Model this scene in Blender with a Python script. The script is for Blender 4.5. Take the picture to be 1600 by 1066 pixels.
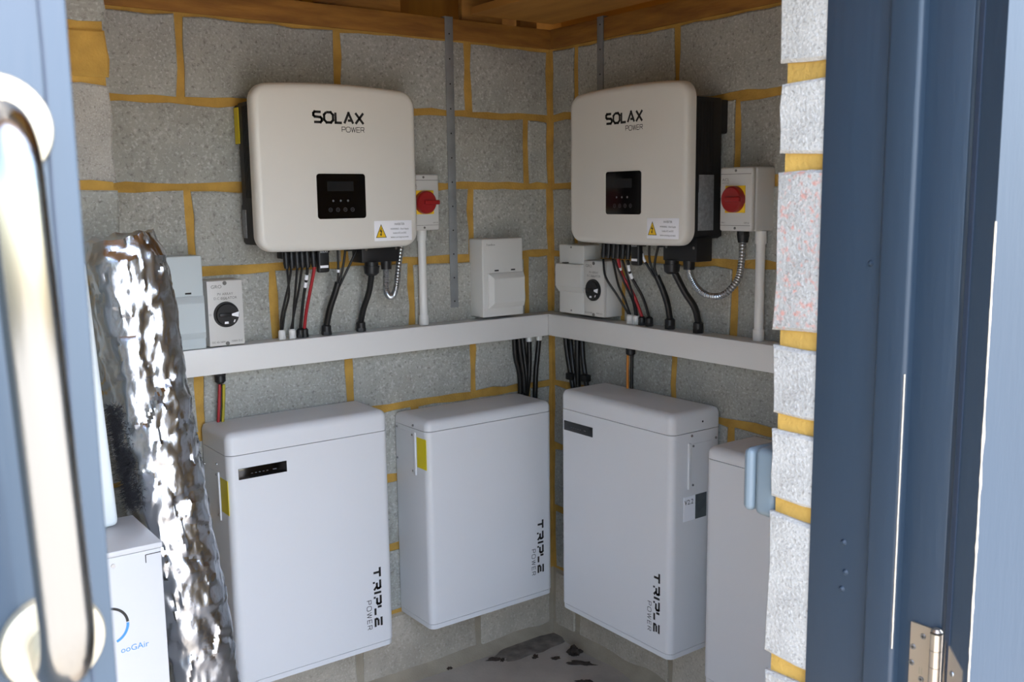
import bpy, bmesh, math, random
from mathutils import Vector, Matrix, noise
random.seed(7)
S = bpy.context.scene
for o in list(bpy.data.objects): bpy.data.objects.remove(o)
COL = S.collection
PI = math.pi

# ------------------------------------------------------------------ camera
CAM = (-2.0825, -2.6033, 1.5364); YAW, PITCH, ROLL, FPX = 0.63320, -0.14630, -0.01260, 1515.88
cy, sy, cp, sp = math.cos(YAW), math.sin(YAW), math.cos(PITCH), math.sin(PITCH)
fw = Vector((sy*cp, cy*cp, sp)); rt = Vector((cy, -sy, 0)); up = rt.cross(fw)
r2 = math.cos(ROLL)*rt + math.sin(ROLL)*up; u2 = -math.sin(ROLL)*rt + math.cos(ROLL)*up
cd = bpy.data.cameras.new('camera'); cam = bpy.data.objects.new('camera', cd); COL.objects.link(cam)
cam.matrix_world = Matrix(((r2.x, u2.x, -fw.x, CAM[0]), (r2.y, u2.y, -fw.y, CAM[1]), (r2.z, u2.z, -fw.z, CAM[2]), (0, 0, 0, 1)))
cd.sensor_width = 36; cd.sensor_fit = 'HORIZONTAL'; cd.lens = FPX/1600*36; cd.clip_start = 0.02
cd.dof.use_dof = True; cd.dof.focus_distance = 2.3; cd.dof.aperture_fstop = 11
S.camera = cam

# ------------------------------------------------------------------ light
w = bpy.data.worlds.new('world'); S.world = w; w.use_nodes = True
nt = w.node_tree; bg = nt.nodes['Background']
sky = nt.nodes.new('ShaderNodeTexSky'); sky.sky_type = 'NISHITA'; sky.sun_disc = False
SUN_AZ, SUN_EL = math.radians(20), math.radians(57)      # the sun stands high in front of the doorway, to its right
sky.sun_elevation = SUN_EL; sky.sun_rotation = PI - SUN_AZ; sky.dust_density = 2.0; sky.altitude = 50
nt.links.new(sky.outputs[0], bg.inputs[0]); bg.inputs[1].default_value = 0.78
sd = bpy.data.lights.new('sun', 'SUN'); sun = bpy.data.objects.new('sun', sd); COL.objects.link(sun)
sd.energy = 2.9; sd.angle = math.radians(0.6); sd.color = (1.0, 0.96, 0.90)
sun.rotation_euler = Vector((math.sin(SUN_AZ)*math.cos(SUN_EL), -math.cos(SUN_AZ)*math.cos(SUN_EL), math.sin(SUN_EL))).to_track_quat('Z', 'Y').to_euler()
V = S.view_settings
V.view_transform = 'Standard'; V.look = 'None'; V.gamma = 1; V.use_curve_mapping = False; V.exposure = 0.95

# ------------------------------------------------------------------ materials
def lin(c):
    f = lambda v: v/12.92 if v <= .04045 else ((v+.055)/1.055)**2.4
    return tuple(f(v/255) for v in c) + (1,)
def mat(name, col, rough=.5, metal=0, nscale=0, namt=0, bump=0, bscale=200, coat=0, col2=None, stretch=None):
    m = bpy.data.materials.new(name); m.use_nodes = True
    t = m.node_tree; b = t.nodes['Principled BSDF']; L = t.links
    b.inputs['Base Color'].default_value = lin(col); b.inputs['Roughness'].default_value = rough; b.inputs['Metallic'].default_value = metal
    if coat: b.inputs['Coat Weight'].default_value = coat
    tc = t.nodes.new('ShaderNodeTexCoord'); vec = tc.outputs['Object']
    if stretch:
        mp = t.nodes.new('ShaderNodeMapping'); mp.inputs['Scale'].default_value = stretch
        L.new(vec, mp.inputs['Vector']); vec = mp.outputs[0]
    if nscale:
        n = t.nodes.new('ShaderNodeTexNoise'); n.inputs['Scale'].default_value = nscale; n.inputs['Detail'].default_value = 6
        L.new(vec, n.inputs['Vector'])
        r = t.nodes.new('ShaderNodeValToRGB'); r.color_ramp.elements[0].position = .3; r.color_ramp.elements[1].position = .7
        c = lin(col); k = lin(col2) if col2 else tuple(v*(1-namt) for v in c[:3]) + (1,)
        r.color_ramp.elements[0].color = k; r.color_ramp.elements[1].color = c
        L.new(n.outputs['Fac'], r.inputs[0]); L.new(r.outputs[0], b.inputs['Base Color'])
    if bump:
        n2 = t.nodes.new('ShaderNodeTexNoise'); n2.inputs['Scale'].default_value = bscale; n2.inputs['Detail'].default_value = 5
        L.new(vec, n2.inputs['Vector'])
        bp = t.nodes.new('ShaderNodeBump'); bp.inputs['Strength'].default_value = bump; bp.inputs['Distance'].default_value = .004
        L.new(n2.outputs['Fac'], bp.inputs['Height']); L.new(bp.outputs[0], b.inputs['Normal'])
    return m
def block_mat(name, base, dark, light, red=False, k=1):
    m = bpy.data.materials.new(name); m.use_nodes = True
    t = m.node_tree; b = t.nodes['Principled BSDF']; L = t.links; N = t.nodes.new
    b.inputs['Roughness'].default_value = .95
    tc = N('ShaderNodeTexCoord'); geo = tc.outputs['Object']
    def nz(scale, det=3):
        n = N('ShaderNodeTexNoise'); n.inputs['Scale'].default_value = scale*k; n.inputs['Detail'].default_value = det; L.new(geo, n.inputs['Vector']); return n.outputs['Fac']
    def ramp(src, a, bb):
        r = N('ShaderNodeMapRange'); r.inputs['From Min'].default_value = a; r.inputs['From Max'].default_value = bb; L.new(src, r.inputs['Value']); return r.outputs[0]
    def mix(f, c1, c2):
        x = N('ShaderNodeMix'); x.data_type = 'RGBA'
        if f is not None: L.new(f, x.inputs['Factor'])
        for s, c in ((x.inputs['A'], c1), (x.inputs['B'], c2)):
            if isinstance(c, tuple): s.default_value = c
            else: L.new(c, s)
        return x.outputs['Result']
    c = mix(ramp(nz(9, 4), .35, .65), lin(base), tuple(v*.82 for v in lin(base)[:3]) + (1,))
    c = mix(ramp(nz(140, 3), .52, .80), c, lin(light))
    c = mix(ramp(nz(110, 6), .56, .82), c, lin(dark))
    c = mix(ramp(nz(230, 3), .66, .76), c, tuple(v*.6 for v in lin(dark)[:3]) + (1,))
    oi = N('ShaderNodeObjectInfo')
    hv = N('ShaderNodeHueSaturation'); mr = N('ShaderNodeMapRange'); L.new(oi.outputs['Random'], mr.inputs['Value'])
    mr.inputs['To Min'].default_value = .90; mr.inputs['To Max'].default_value = 1.08
    L.new(mr.outputs[0], hv.inputs['Value']); L.new(c, hv.inputs['Color']); c = hv.outputs['Color']
    if red:
        c = mix(ramp(nz(70, 8), .53, .70), c, lin((186, 136, 122)))
    L.new(c, b.inputs['Base Color'])
    bp = N('ShaderNodeBump'); bp.inputs['Strength'].default_value = .55; bp.inputs['Distance'].default_value = .004
    L.new(nz(110, 8), bp.inputs['Height']); L.new(bp.outputs[0], b.inputs['Normal'])
    return m
M = {}
M['block'] = block_mat('concrete_block', (172, 172, 164), (110, 107, 100), (205, 205, 201))
M['block_white'] = block_mat('pale_block', (178, 174, 166), (112, 106, 98), (202, 199, 192), k=1.9)
M['block_red'] = block_mat('pale_block_red_marks', (178, 174, 166), (112, 106, 98), (202, 199, 192), red=True, k=1.9)
M['block_low'] = block_mat('base_block', (190, 180, 164), (152, 142, 128), (206, 198, 184))
M['mortar'] = mat('yellow_mortar', (200, 158, 76), .95, nscale=18, namt=.32, bump=.5, bscale=160)
M['mortar_grey'] = mat('grey_mortar', (172, 160, 140), .95, nscale=14, namt=.2, bump=.4, bscale=160)
M['floor'] = mat('concrete_floor', (196, 187, 174), .9, nscale=5, col2=(166, 156, 144), bump=.3, bscale=90)
M['ground'] = mat('outside_ground', (205, 198, 186), .95, nscale=4, namt=.15)
M['dirt'] = mat('dark_dirt', (62, 52, 44), 1, nscale=60, namt=.4)
M['damp'] = mat('damp_silt', (140, 131, 121), .9, nscale=26, col2=(96, 88, 80), bump=.4, bscale=60)
M['wood'] = mat('rough_pine', (172, 120, 50), .8, nscale=7, col2=(130, 86, 34), bump=.3, bscale=30, stretch=(1, 6, 6))
M['wood_y'] = mat('rough_pine_crosswise', (168, 116, 48), .8, nscale=7, col2=(126, 82, 32), bump=.3, bscale=30, stretch=(6, 1, 6))
M['sheet'] = mat('timber_sheet', (180, 128, 54), .8, nscale=3, col2=(152, 102, 42), stretch=(5, 1, 1))
M['blue'] = mat('blue_grey_paint', (39, 53, 66), .42, nscale=6, namt=.10, bump=.12, bscale=120, stretch=(1, 1, .12))
M['chip'] = mat('bare_chipped_timber', (226, 208, 182), .8, nscale=80, namt=.3)
M['seam'] = mat('dark_groove', (34, 45, 60), .7)
M['white'] = mat('warm_white_casing', (217, 214, 206), .38)
M['bat'] = mat('white_battery_casing', (218, 219, 221), .42, bump=.03, bscale=600)
M['plastic'] = mat('grey_white_plastic', (214, 214, 210), .4)
M['film'] = mat('pale_blue_plastic', (198, 208, 211), .3)
M['trunk'] = mat('white_trunking', (226, 225, 222), .4)
M['iso'] = mat('light_grey_plastic', (205, 204, 200), .45)
M['pvc'] = mat('white_pvc', (228, 227, 224), .35)
M['black'] = mat('black_plastic', (24, 24, 26), .45)
M['cable'] = mat('black_cable', (18, 18, 19), .4)
M['body'] = mat('black_heat_sink', (26, 26, 28), .6)
M['glass'] = mat('black_glass', (8, 8, 10), .12)
M['lcd'] = mat('dim_display', (30, 32, 34), .2)
M['icon'] = mat('grey_icons', (98, 98, 102), .5)
M['ink'] = mat('black_print', (22, 20, 18), .6)
M['grey_ink'] = mat('grey_print', (110, 108, 104), .6)
M['red'] = mat('red_plastic', (150, 24, 26), .35)
M['redwire'] = mat('red_cable', (160, 34, 42), .4)
M['orange'] = mat('orange_wire', (206, 128, 40), .5)
M['earth'] = mat('green_yellow_wire', (120, 130, 40), .5, nscale=40, col2=(190, 170, 40))
M['yellow'] = mat('yellow_plastic', (240, 196, 40), .5)
M['sticker'] = mat('yellow_sticker', (226, 206, 30), .5)
M['paper'] = mat('white_label', (244, 245, 250), .5)
M['plate'] = mat('grey_rating_plate', (150, 152, 154), .45, nscale=90, namt=.4)
M['dkplate'] = mat('dark_rating_plate', (84, 92, 96), .4, nscale=60, namt=.3)
M['steel'] = mat('brushed_steel', (144, 141, 134), .15, 1, bump=.05, bscale=300, stretch=(1, 1, .03))
M['satin'] = mat('satin_steel', (176, 168, 148), .42, .85)
M['zinc'] = mat('zinc_strap', (150, 154, 156), .5, .25, nscale=20, namt=.25)
M['screw'] = mat('steel_screw', (150, 150, 150), .35, 1)
M['flex'] = mat('steel_flexible_conduit', (176, 180, 184), .3, .9)
M['hinge'] = mat('tarnished_hinge_steel', (190, 176, 158), .34, .9)
M['foil'] = mat('crumpled_foil', (200, 206, 214), .24, 1, bump=.2, bscale=60)
M['fibre'] = mat('dark_fibre', (40, 40, 44), .9)
M['box'] = mat('white_unit_casing', (186, 188, 191), .4)
M['pad'] = mat('pale_board', (216, 224, 226), .6, bump=.1, bscale=120)
M['cyan'] = mat('light_blue_print', (52, 128, 196), .5)
M['sock'] = mat('pale_blue_grey_plastic', (112, 124, 130), .35)

# ------------------------------------------------------------------ helpers
def T3(m4, v): return m4 @ Vector(v)
class MB:
    """collects shapes into one mesh"""
    def __init__(s): s.bm = bmesh.new(); s.mats = []; s.cur = 0
    def use(s, m):
        m = M[m] if isinstance(m, str) else m
        if m not in s.mats: s.mats.append(m)
        s.cur = s.mats.index(m); return s
    def _add(s, b2, mx=None):
        if mx is not None: bmesh.ops.transform(b2, matrix=mx, verts=b2.verts)
        for f in b2.faces: f.material_index = s.cur
        me = bpy.data.meshes.new('tmp'); b2.to_mesh(me); b2.free(); s.bm.from_mesh(me); bpy.data.meshes.remove(me); return s
    def box(s, x0, x1, y0, y1, z0, z1, bev=0, seg=2, pick=None, mx=None):
        b = bmesh.new(); bmesh.ops.create_cube(b, size=1)
        for v in b.verts: v.co = Vector(((x0+x1)/2+v.co.x*(x1-x0), (y0+y1)/2+v.co.y*(y1-y0), (z0+z1)/2+v.co.z*(z1-z0)))
        if bev:
            es = [e for e in b.edges if pick is None or pick((e.verts[0].co+e.verts[1].co)/2, (e.verts[0].co-e.verts[1].co))]
            bmesh.ops.bevel(b, geom=es, offset=bev, segments=seg, profile=.5, affect='EDGES')
        return s._add(b, mx)
    def cyl(s, a, b_, r, r2=None, n=20, mx=None):
        a = Vector(a); b_ = Vector(b_); d = b_-a
        b = bmesh.new(); bmesh.ops.create_cone(b, cap_ends=True, segments=n, radius1=r, radius2=r if r2 is None else r2, depth=d.length)
        q = d.to_track_quat('Z', 'Y').to_matrix().to_4x4(); m = Matrix.Translation((a+b_)/2) @ q
        return s._add(b, m if mx is None else mx @ m)
    def tube(s, pts, r, n=8, ring=None):
        P = [Vector(p) for p in pts]; b = bmesh.new(); rings = []
        nrm = None
        for i, p in enumerate(P):
            t = (P[min(i+1, len(P)-1)]-P[max(i-1, 0)]).normalized()
            if nrm is None:
                nrm = t.orthogonal().normalized()
            else:
                nrm = (nrm - t*nrm.dot(t)).normalized()
            bi = t.cross(nrm); rr = r if ring is None else r*ring(i)
            rings.append([b.verts.new(p + rr*(math.cos(k*2*PI/n)*nrm + math.sin(k*2*PI/n)*bi)) for k in range(n)])
        for a, c in zip(rings, rings[1:]):
            for k in range(n): b.faces.new((a[k], a[(k+1) % n], c[(k+1) % n], c[k]))
        b.faces.new(list(reversed(rings[0]))); b.faces.new(rings[-1])
        return s._add(b)
    def poly(s, pts, thick=None):
        """flat polygon; with thick (a vector) it becomes a prism"""
        b = bmesh.new(); vs = [b.verts.new(p) for p in pts]; f = b.faces.new(vs)
        if thick is not None:
            r = bmesh.ops.extrude_face_region(b, geom=[f])
            bmesh.ops.translate(b, vec=Vector(thick), verts=[v for v in r['geom'] if isinstance(v, bmesh.types.BMVert)])
            bmesh.ops.recalc_face_normals(b, faces=b.faces)
        return s._add(b)
    def rings(s, rs, cap0=True, cap1=True):
        b = bmesh.new(); R = [[b.verts.new(p) for p in r] for r in rs]; n = len(R[0])
        for a, c in zip(R, R[1:]):
            for k in range(n): b.faces.new((a[k], a[(k+1) % n], c[(k+1) % n], c[k]))
        if cap0: b.faces.new(list(reversed(R[0])))
        if cap1: b.faces.new(R[-1])
        bmesh.ops.recalc_face_normals(b, faces=b.faces)
        return s._add(b)
    def mesh(s, name, smooth=40):
        me = bpy.data.meshes.new(name); s.bm.to_mesh(me); s.bm.free()
        for m in s.mats: me.materials.append(m)
        if smooth:
            me.polygons.foreach_set('use_smooth', [True]*len(me.polygons)); me.set_sharp_from_angle(angle=math.radians(smooth))
        return me
    def build(s, name, parent=None, smooth=40):
        return link(name, s.mesh(name, smooth), parent)
def link(name, me, parent=None, loc=None):
    o = bpy.data.objects.new(name, me); COL.objects.link(o)
    if parent: o.parent = parent
    if loc: o.location = loc
    return o
def tag(o, label=None, cat=None, group=None, kind=None):
    if label: o['label'] = label
    if cat: o['category'] = cat
    if group: o['group'] = group
    if kind: o['kind'] = kind
    return o
def thing(name, loc, rz, label, cat, group=None, rx=0):
    o = bpy.data.objects.new(name, None); COL.objects.link(o); o.location = loc; o.rotation_euler = (rx, 0, rz); o.empty_display_size = .05
    return tag(o, label, cat, group)
def spline(P, n=6):
    P = [Vector(p) for p in P]; Q = [2*P[0]-P[1]] + P + [2*P[-1]-P[-2]]; out = []
    for i in range(1, len(Q)-2):
        a, b, c, d = Q[i-1], Q[i], Q[i+1], Q[i+2]
        for k in range(n):
            t = k/n; out.append(.5*((2*b)+(c-a)*t+(2*a-5*b+4*c-d)*t*t+(3*b-a-3*c+d)*t**3))
    out.append(P[-1]); return out
def text(s, size, m, parent, loc, align='LEFT', name='lettering', rot=0, xs=1):
    """flat lettering facing local -y"""
    cu = bpy.data.curves.new('t', 'FONT'); cu.body = s; cu.size = size; cu.align_x = align; cu.resolution_u = 3
    ob = bpy.data.objects.new('t', cu); COL.objects.link(ob)
    me = bpy.data.meshes.new_from_object(ob.evaluated_get(bpy.context.evaluated_depsgraph_get()))
    bpy.data.objects.remove(ob); bpy.data.curves.remove(cu)
    me.transform(Matrix.Rotation(PI/2, 4, 'X') @ Matrix.Rotation(rot, 4, 'Z') @ Matrix.Diagonal((xs, 1, 1, 1)))
    me.materials.clear(); me.materials.append(M[m]); me.name = name
    return link(name, me, parent, loc)
def strokes(lines, wd, fn, mb):
    """polylines in letter space drawn as flat bars of width wd; fn maps (a,b) to 3-D"""
    for L in lines:
        for i in range(len(L)-1):
            a, b = Vector(L[i]), Vector(L[i+1]); d = (b-a).normalized(); nn = Vector((-d.y, d.x))*wd/2
            a2 = a - d*wd/2*(i > 0); b2 = b + d*wd/2*(i < len(L)-2)
            mb.poly([fn(q) for q in (a2-nn, b2-nn, b2+nn, a2+nn)])
RA, RB = 0.0, -PI/2       # facing of things on the back wall and on the right wall

# ------------------------------------------------------------------ blockwork
def block_mesh(wd, ht, dp, m, jit=.0042, rnd=random):
    """one block, face towards local -y, back on y=0"""
    xs = [-wd/2 + wd*i/max(2, round(wd/.06)) for i in range(max(2, round(wd/.06))+1)]
    zs = [-ht/2 + ht*i/3 for i in range(4)]
    per = [(x, -ht/2) for x in xs[:-1]] + [(wd/2, z) for z in zs[:-1]] + [(x, ht/2) for x in reversed(xs[1:])] + [(-wd/2, z) for z in reversed(zs[1:])]
    per = [(x+rnd.uniform(-jit, jit), z+rnd.uniform(-jit, jit)) for x, z in per]
    b = MB().use(m)
    b.rings([[(x*1.0, 0, z*1.0) for x, z in per], [(x, -dp*.6, z) for x, z in per], [(x*(1-.008/wd), -dp, z*(1-.008/ht)) for x, z in per]], cap0=False)
    return b.mesh('block', 30)
def wall_blocks(parent, perp, length, courses, loc_fn, rz, matf, dp=.005, u0=.02, J=.024):
    """courses: list of (index, z0, z1); perp(k) -> sorted joint positions along the wall"""
    for k, z0, z1 in courses:
        js = [u0] + [q for q in perp(k) if u0+.03 < q < length-.03] + [length]
        for a, b in zip(js, js[1:]):
            a2 = a + (J/2 if a != u0 else 0); b2 = b-J/2
            if b2-a2 < .03: continue
            me = block_mesh(b2-a2, z1-z0-J+random.uniform(-.003, .003), dp + random.uniform(-.002, .003), matf(k, a))
            o = link('block', me, parent, loc_fn((a2+b2)/2, (z0+z1)/2)); o.rotation_euler = (0, 0, rz)
C = .225
# floor and ground
MB().use('floor').box(-2.5, .12, -1.9, .12, -.12, 0).build('floor')['kind'] = 'structure'
g = MB().use('ground').box(-14, 12, -30, -1.9, -.14, -.02).build('ground'); g['kind'] = 'structure'
# back wall
wb = MB().use('mortar').box(-2.45, .1, .0, .12, C, 2.03).use('mortar_grey').box(-2.45, .1, .0, .12, 0, C).build('wall_back'); wb['kind'] = 'structure'
wall_blocks(wb, lambda k: [.107+.225*(i) for i in range(1 if k % 2 == 0 else 0, 11, 2)], 2.4, [(k, k*C, (k+1)*C) for k in range(9)],
            lambda u, z: (-u, 0, z), RA, lambda k, a: 'block_low' if k == 0 else 'block')
# right wall
wr = MB().use('mortar').box(0, .12, -1.9, .0, C, 2.03).use('mortar_grey').box(0, .12, -1.9, .0, 0, C).build('wall_right'); wr['kind'] = 'structure'
wall_blocks(wr, lambda k: [.136+.225*(i) for i in range(0 if k % 2 == 0 else 1, 9, 2)], 1.79, [(k, k*C, (k+1)*C) for k in range(9)],
            lambda u, z: (0, -u, z), RB, lambda k, a: 'block_low' if k == 0 else 'block')
# mortar fillet where the walls meet the floor
def fillet(pa, pb, inward, nm):
    pa, pb, inward = Vector(pa), Vector(pb), Vector(inward); rs = []
    for i in range(41):
        q = pa.lerp(pb, i/40); h = .03+.014*noise.noise(q*9); l = .05+.03*noise.noise(q*7+Vector((4, 2, 1)))
        rs.append([q, q+inward*l, q+inward*l*.45+Vector((0, 0, h*.35)), q+Vector((0, 0, h))])
    MB().use('mortar_grey').rings(rs).build(nm)['kind'] = 'structure'
fillet((-2.4, 0, 0), (0, 0, 0), (0, -1, 0), 'trim_4'); fillet((0, 0, 0), (0, -1.75, 0), (-1, 0, 0), 'trim_5')
# left wall: short return pier whose end faces the door, and the wall behind the closed leaf
wl = MB().use('mortar').box(-2.45, -1.506, -.343, .0, 0, 2.03).box(-2.49, -2.35, -1.98, -.343, 0, 2.27).build('wall_left'); wl['kind'] = 'structure'
for i, (z0, z1) in enumerate([(k*C, (k+1)*C) for k in range(8)] + [(1.8, 1.9125), (1.9125, 2.025)]):
    m = 'block_white' if i == 7 else 'mortar' if i == 8 else 'block'
    for (a, b) in (((-1.5, -1.72), (-1.74, -2.18), (-2.20, -2.35)) if i % 2 else ((-1.5, -1.94), (-1.96, -2.35))):
        link('block', block_mesh(a-b, z1-z0-.018, .007, m), wl, ((a+b)/2, -.343, (z0+z1)/2))
for k in range(10):
    js = [.36] + [.36+.225*i for i in range(1 if k % 2 else 2, 9, 2) if .36+.225*i < 1.9] + [1.97]
    for a, b in zip(js, js[1:]):
        o = link('block', block_mesh(b-a-.022, .203, .007, 'block'), wl, (-2.35, -(a+b)/2, k*C+C/2)); o.rotation_euler = (0, 0, PI/2)
# front wall around the door opening
wf = MB().use('mortar').box(-1.052, .12, -1.97, -1.795, 0, 2.06).box(-2.47, .12, -1.99, -1.80, 2.06, 2.3).box(-.985, .12, -1.985, -1.965, 0, 2.25).box(-3.4, -2.49, -1.985, -1.80, 0, 2.25).build('wall_front'); wf['kind'] = 'structure'
for xa, xb in ((-.985, .12), (-3.4, -2.50)):      # outer face of the front wall, on both sides of the doorway
    for k in range(10):
        js = [xa] + [xa+.225*i for i in range(1 if k % 2 else 2, 12, 2) if xa+.225*i < xb-.06] + [xb]
        for a, b in zip(js, js[1:]):
            link('block', block_mesh(b-a-.02, .205, .012, 'block_white'), wf, ((a+b)/2, -1.985, k*C+C/2))
RV = [(.9-C, .9-C/2), (.9-C/2, .9), (.9, 1.125), (1.125, 1.2375), (1.2375, 1.35), (1.35, 1.575), (1.575, 1.6875), (1.6875, 1.9125), (1.9125, 2.025), (.225, .675), (0, .225)]
for z0, z1 in RV:
    m = 'block_red' if z0 == 1.35 else 'block_white'
    me = block_mesh(.10, z1-z0-.022, .010, m, jit=.0032)
    o = link('block', me, wf, (-1.050, -1.838, (z0+z1)/2)); o.rotation_euler = (0, 0, RB)

# ------------------------------------------------------------------ ceiling
ce = MB().use('sheet').box(-2.5, .3, -2.12, .3, 2.27, 2.31).box(-2.5, .3, .27, .3, 2.0, 2.27).box(.27, .3, -2.12, .3, 2.0, 2.27).build('ceiling'); ce['kind'] = 'structure'
MB().use('wood').box(-2.45, .10, -.006, .10, 2.022, 2.085, .003).build('wall_plate', ce)
MB().use('wood_y').box(-.006, .10, -1.79, -.008, 2.022, 2.085, .003).build('wall_plate', ce)
MB().use('sheet').box(-.350, -.028, -1.79, -.050, 2.094, 2.115).build('ceiling_sheet', ce)
for x in (-.80, -1.22, -1.62, -2.02):
    MB().use('wood_y').box(x-.045, x, -1.79, .01, 2.087, 2.165, .003).build('joist', ce)
for x0, x1, y0 in ((-.80, -.555, .02), (-1.20, -.86, .045), (-.34, -.185, .012), (-1.6, -1.3, .045), (-.10, -.03, .03)):
    MB().use('wood').box(x0, x1, y0, y0+.022, 2.087, 2.2, .002).build('blocking', ce)
MB().use('sheet').box(-2.45, -.375, -1.79, -.02, 2.167, 2.183).build('ceiling_sheet', ce)  # lower sheet added to keep light out of the gap above the plate
for i in range(14):
    MB().use('sheet').box(-2.45, .2, -1.79+i*.135, -1.79+i*.135+.131, 2.245, 2.266, .002).build('board', ce)

# ------------------------------------------------------------------ door leaves, frame
def bump(mb, x, y, z, nx, r=.0042):
    mb.cyl((x, y, z), (x+nx*.0032, y, z), r, r*.45, 12)
tr = MB().use('blue').box(-1.062, -.99, -1.949, -1.858, 0, 2.05, .002).build('trim_1'); tr['kind'] = 'structure'
for (y, z) in ((-1.931, 1.455), (-1.909, 1.105), (-1.913, 1.067), (-1.909, 1.044)):
    b = MB().use('blue'); bump(b, -1.062, y, z, -1); b.build('filler_bump', tr)
fr = MB().use('blue').box(-1.078, -.99, -1.992, -1.950, 0, 2.06, .006, 3, pick=lambda c, d: c.x < -1.07 and abs(d.z) > 1).box(-1.0655, -.99, -2.044, -1.990, 0, 2.06, .002).build('trim_2'); fr['kind'] = 'structure'
def chip(name, path, parent, wd, seed):
    """ragged sliver of bare timber along an arris; path gives (point, dir_across) pairs"""
    rnd = random.Random(seed); rs = []
    for q, ac in path:
        q = Vector(q); lo = .35+.65*abs(noise.noise(Vector((seed, 1, q.z*16))))*1.6
        a = wd*rnd.uniform(.4, 1)*lo; b = wd*rnd.uniform(.1, .5)*lo; ac = Vector(ac)
        n = ac.cross(Vector((0, 0, 1))).normalized()*.0006
        rs.append([q-ac*b+n, q+ac*a+n, q+ac*a-n, q-ac*b-n])
    MB().use('chip').rings(rs).build(name, parent, 20)
chip('chipped_edge', [((-1.0785, -1.9912+.0, .72+i*.0085), (.6, .8, 0)) for i in range(33, 73)], fr, .0026, 3)
MB().use('blue').box(-2.0, -1.0, -2.04, -1.95, 2.03, 2.1).build('trim_3')['kind'] = 'structure'
# closed left leaf with its pull handle
d1 = MB().use('blue').box(-2.47, -1.958, -2.05, -2.006, .01, 2.02, .0025).build('door_1'); d1['kind'] = 'structure'
sm = []
for i in range(121):
    z = 1.0+i*.0075; x = -1.9715 + .0008*noise.noise(Vector((0, 0, z*14)))
    sm.append([(x-.0006, -2.0506, z), (x+.0006, -2.0506, z), (x+.0006, -2.0498, z), (x-.0006, -2.0498, z)])
MB().use('seam').rings(sm).build('edge_groove', d1)
HX = -1.9915; HT_, HB = -1.9965, -1.9905; ZT, ZB = 1.5745, 1.301; YD = -2.05
hp = [(HT_, YD-.002, ZT)]
R = .034; off = .062
for i in range(9):
    a = PI/2*i/8; hp.append((HT_-.003, YD-off+R-R*math.sin(a), ZT-R+R*math.cos(a)))
for i in range(9):
    a = PI/2*i/8; hp.append((HB-.003, YD-off+R-R*math.cos(a), ZB+R-R*math.sin(a)))
hp.append((HB, YD-.002, ZB))
pl = MB().use('steel').tube(hp, .0125, 24).build('pull_handle', d1, 60)
for HX, z in ((HT_, ZT), (HB, ZB)):
    b = MB().use('satin'); N = 40
    prof = [(.0265, 0), (.0272, .003), (.0258, .0065), (.022, .0078), (.012, .0082), (.0115, .010)]
    b.rings([[(HX+r*math.cos(2*PI*k/N), YD-h, z+r*math.sin(2*PI*k/N)) for k in range(N)] for r, h in prof]).build('rose', pl, 35)
# open right leaf, swung out about 141 degrees
KN = Vector((-1.073, -2.046, 0)); TH = math.radians(155)
e = Vector((-math.sin(TH), math.cos(TH), 0)); l = Vector((-math.cos(TH), -math.sin(TH), 0))   # across the edge, along the leaf
def q2(a, b, z): return KN + l*(a+.004) + e*(b+.004) + Vector((0, 0, z))
d2b = MB().use('blue')
def prism(mb, a0, a1, b0, b1, z0, z1):
    mb.rings([[q2(a, b, z) for a, b in ((a0, b0), (a1, b0), (a1, b1), (a0, b1))] for z in (z0, z1)])
prism(d2b, 0, .88, .0, .044, .01, 2.02)
d2 = d2b.build('door_2', None, 20); d2['kind'] = 'structure'
b = MB().use('seam'); prism(b, -.0016, .0, .004, .010, .3, 2.0); b.build('weather_strip', d2)
chip('chipped_edge', [(q2(-.0002, .0438, .75+i*.0085), l*.9+e*.1) for i in range(90)], d2, .0030, 5)  # worn corner; the pale sliver also paints its lit bevel
# hinge
ZH0, ZH1 = .935, 1.038
hg = MB().use('hinge')
for i in range(5):
    z0 = ZH0+i*.0204; hg.cyl((KN.x+.001, KN.y+.004, z0), (KN.x+.001, KN.y+.004, z0+.0198), .0068, n=20)
hg.cyl((KN.x+.001, KN.y+.004, ZH1+.001), (KN.x+.001, KN.y+.004, ZH1+.004), .0066, .004, n=20)
hg = hg.build('hinge', d2)
MB().use('hinge').box(-1.0685, -1.0652, KN.y+.010, -2.008, ZH0, ZH1).build('hinge_leaf', hg)
b = MB().use('hinge'); z1 = ZH1-.004
b.rings([[q2(-.0016, x, z) for x, z in ((.002, ZH0), (.034, ZH0), (.034, z1-.022), (.004, z1))], [q2(.0004, x, z) for x, z in ((.002, ZH0), (.034, ZH0), (.034, z1-.022), (.004, z1))]]).build('hinge_leaf', hg)
for y, z in ((KN.y+.022, ZH1-.013), (KN.y+.034, ZH1-.030), (KN.y+.035, ZH1-.050), (KN.y+.022, ZH1-.066)):
    b = MB().use('screw').cyl((-1.0685, y, z), (-1.0697, y, z), .0036, .003, 16).use('ink').box(-1.06985, -1.0697, y-.0018, y+.0018, z-.0004, z+.0004).box(-1.06985, -1.0697, y-.0004, y+.0004, z-.0018, z+.0018)
    b.build('screw', hg)
for x, z in ((.018, ZH1-.038), (.017, ZH1-.062)):
    b = MB().use('screw').cyl(q2(-.0016, x, z), q2(-.0028, x, z), .0034, .0028, 16); b.build('screw', hg)
text('II', .012, 'satin', hg, (-1.0690, KN.y+.026, ZH1-.060)).rotation_euler = (0, 0, RB)
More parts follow.
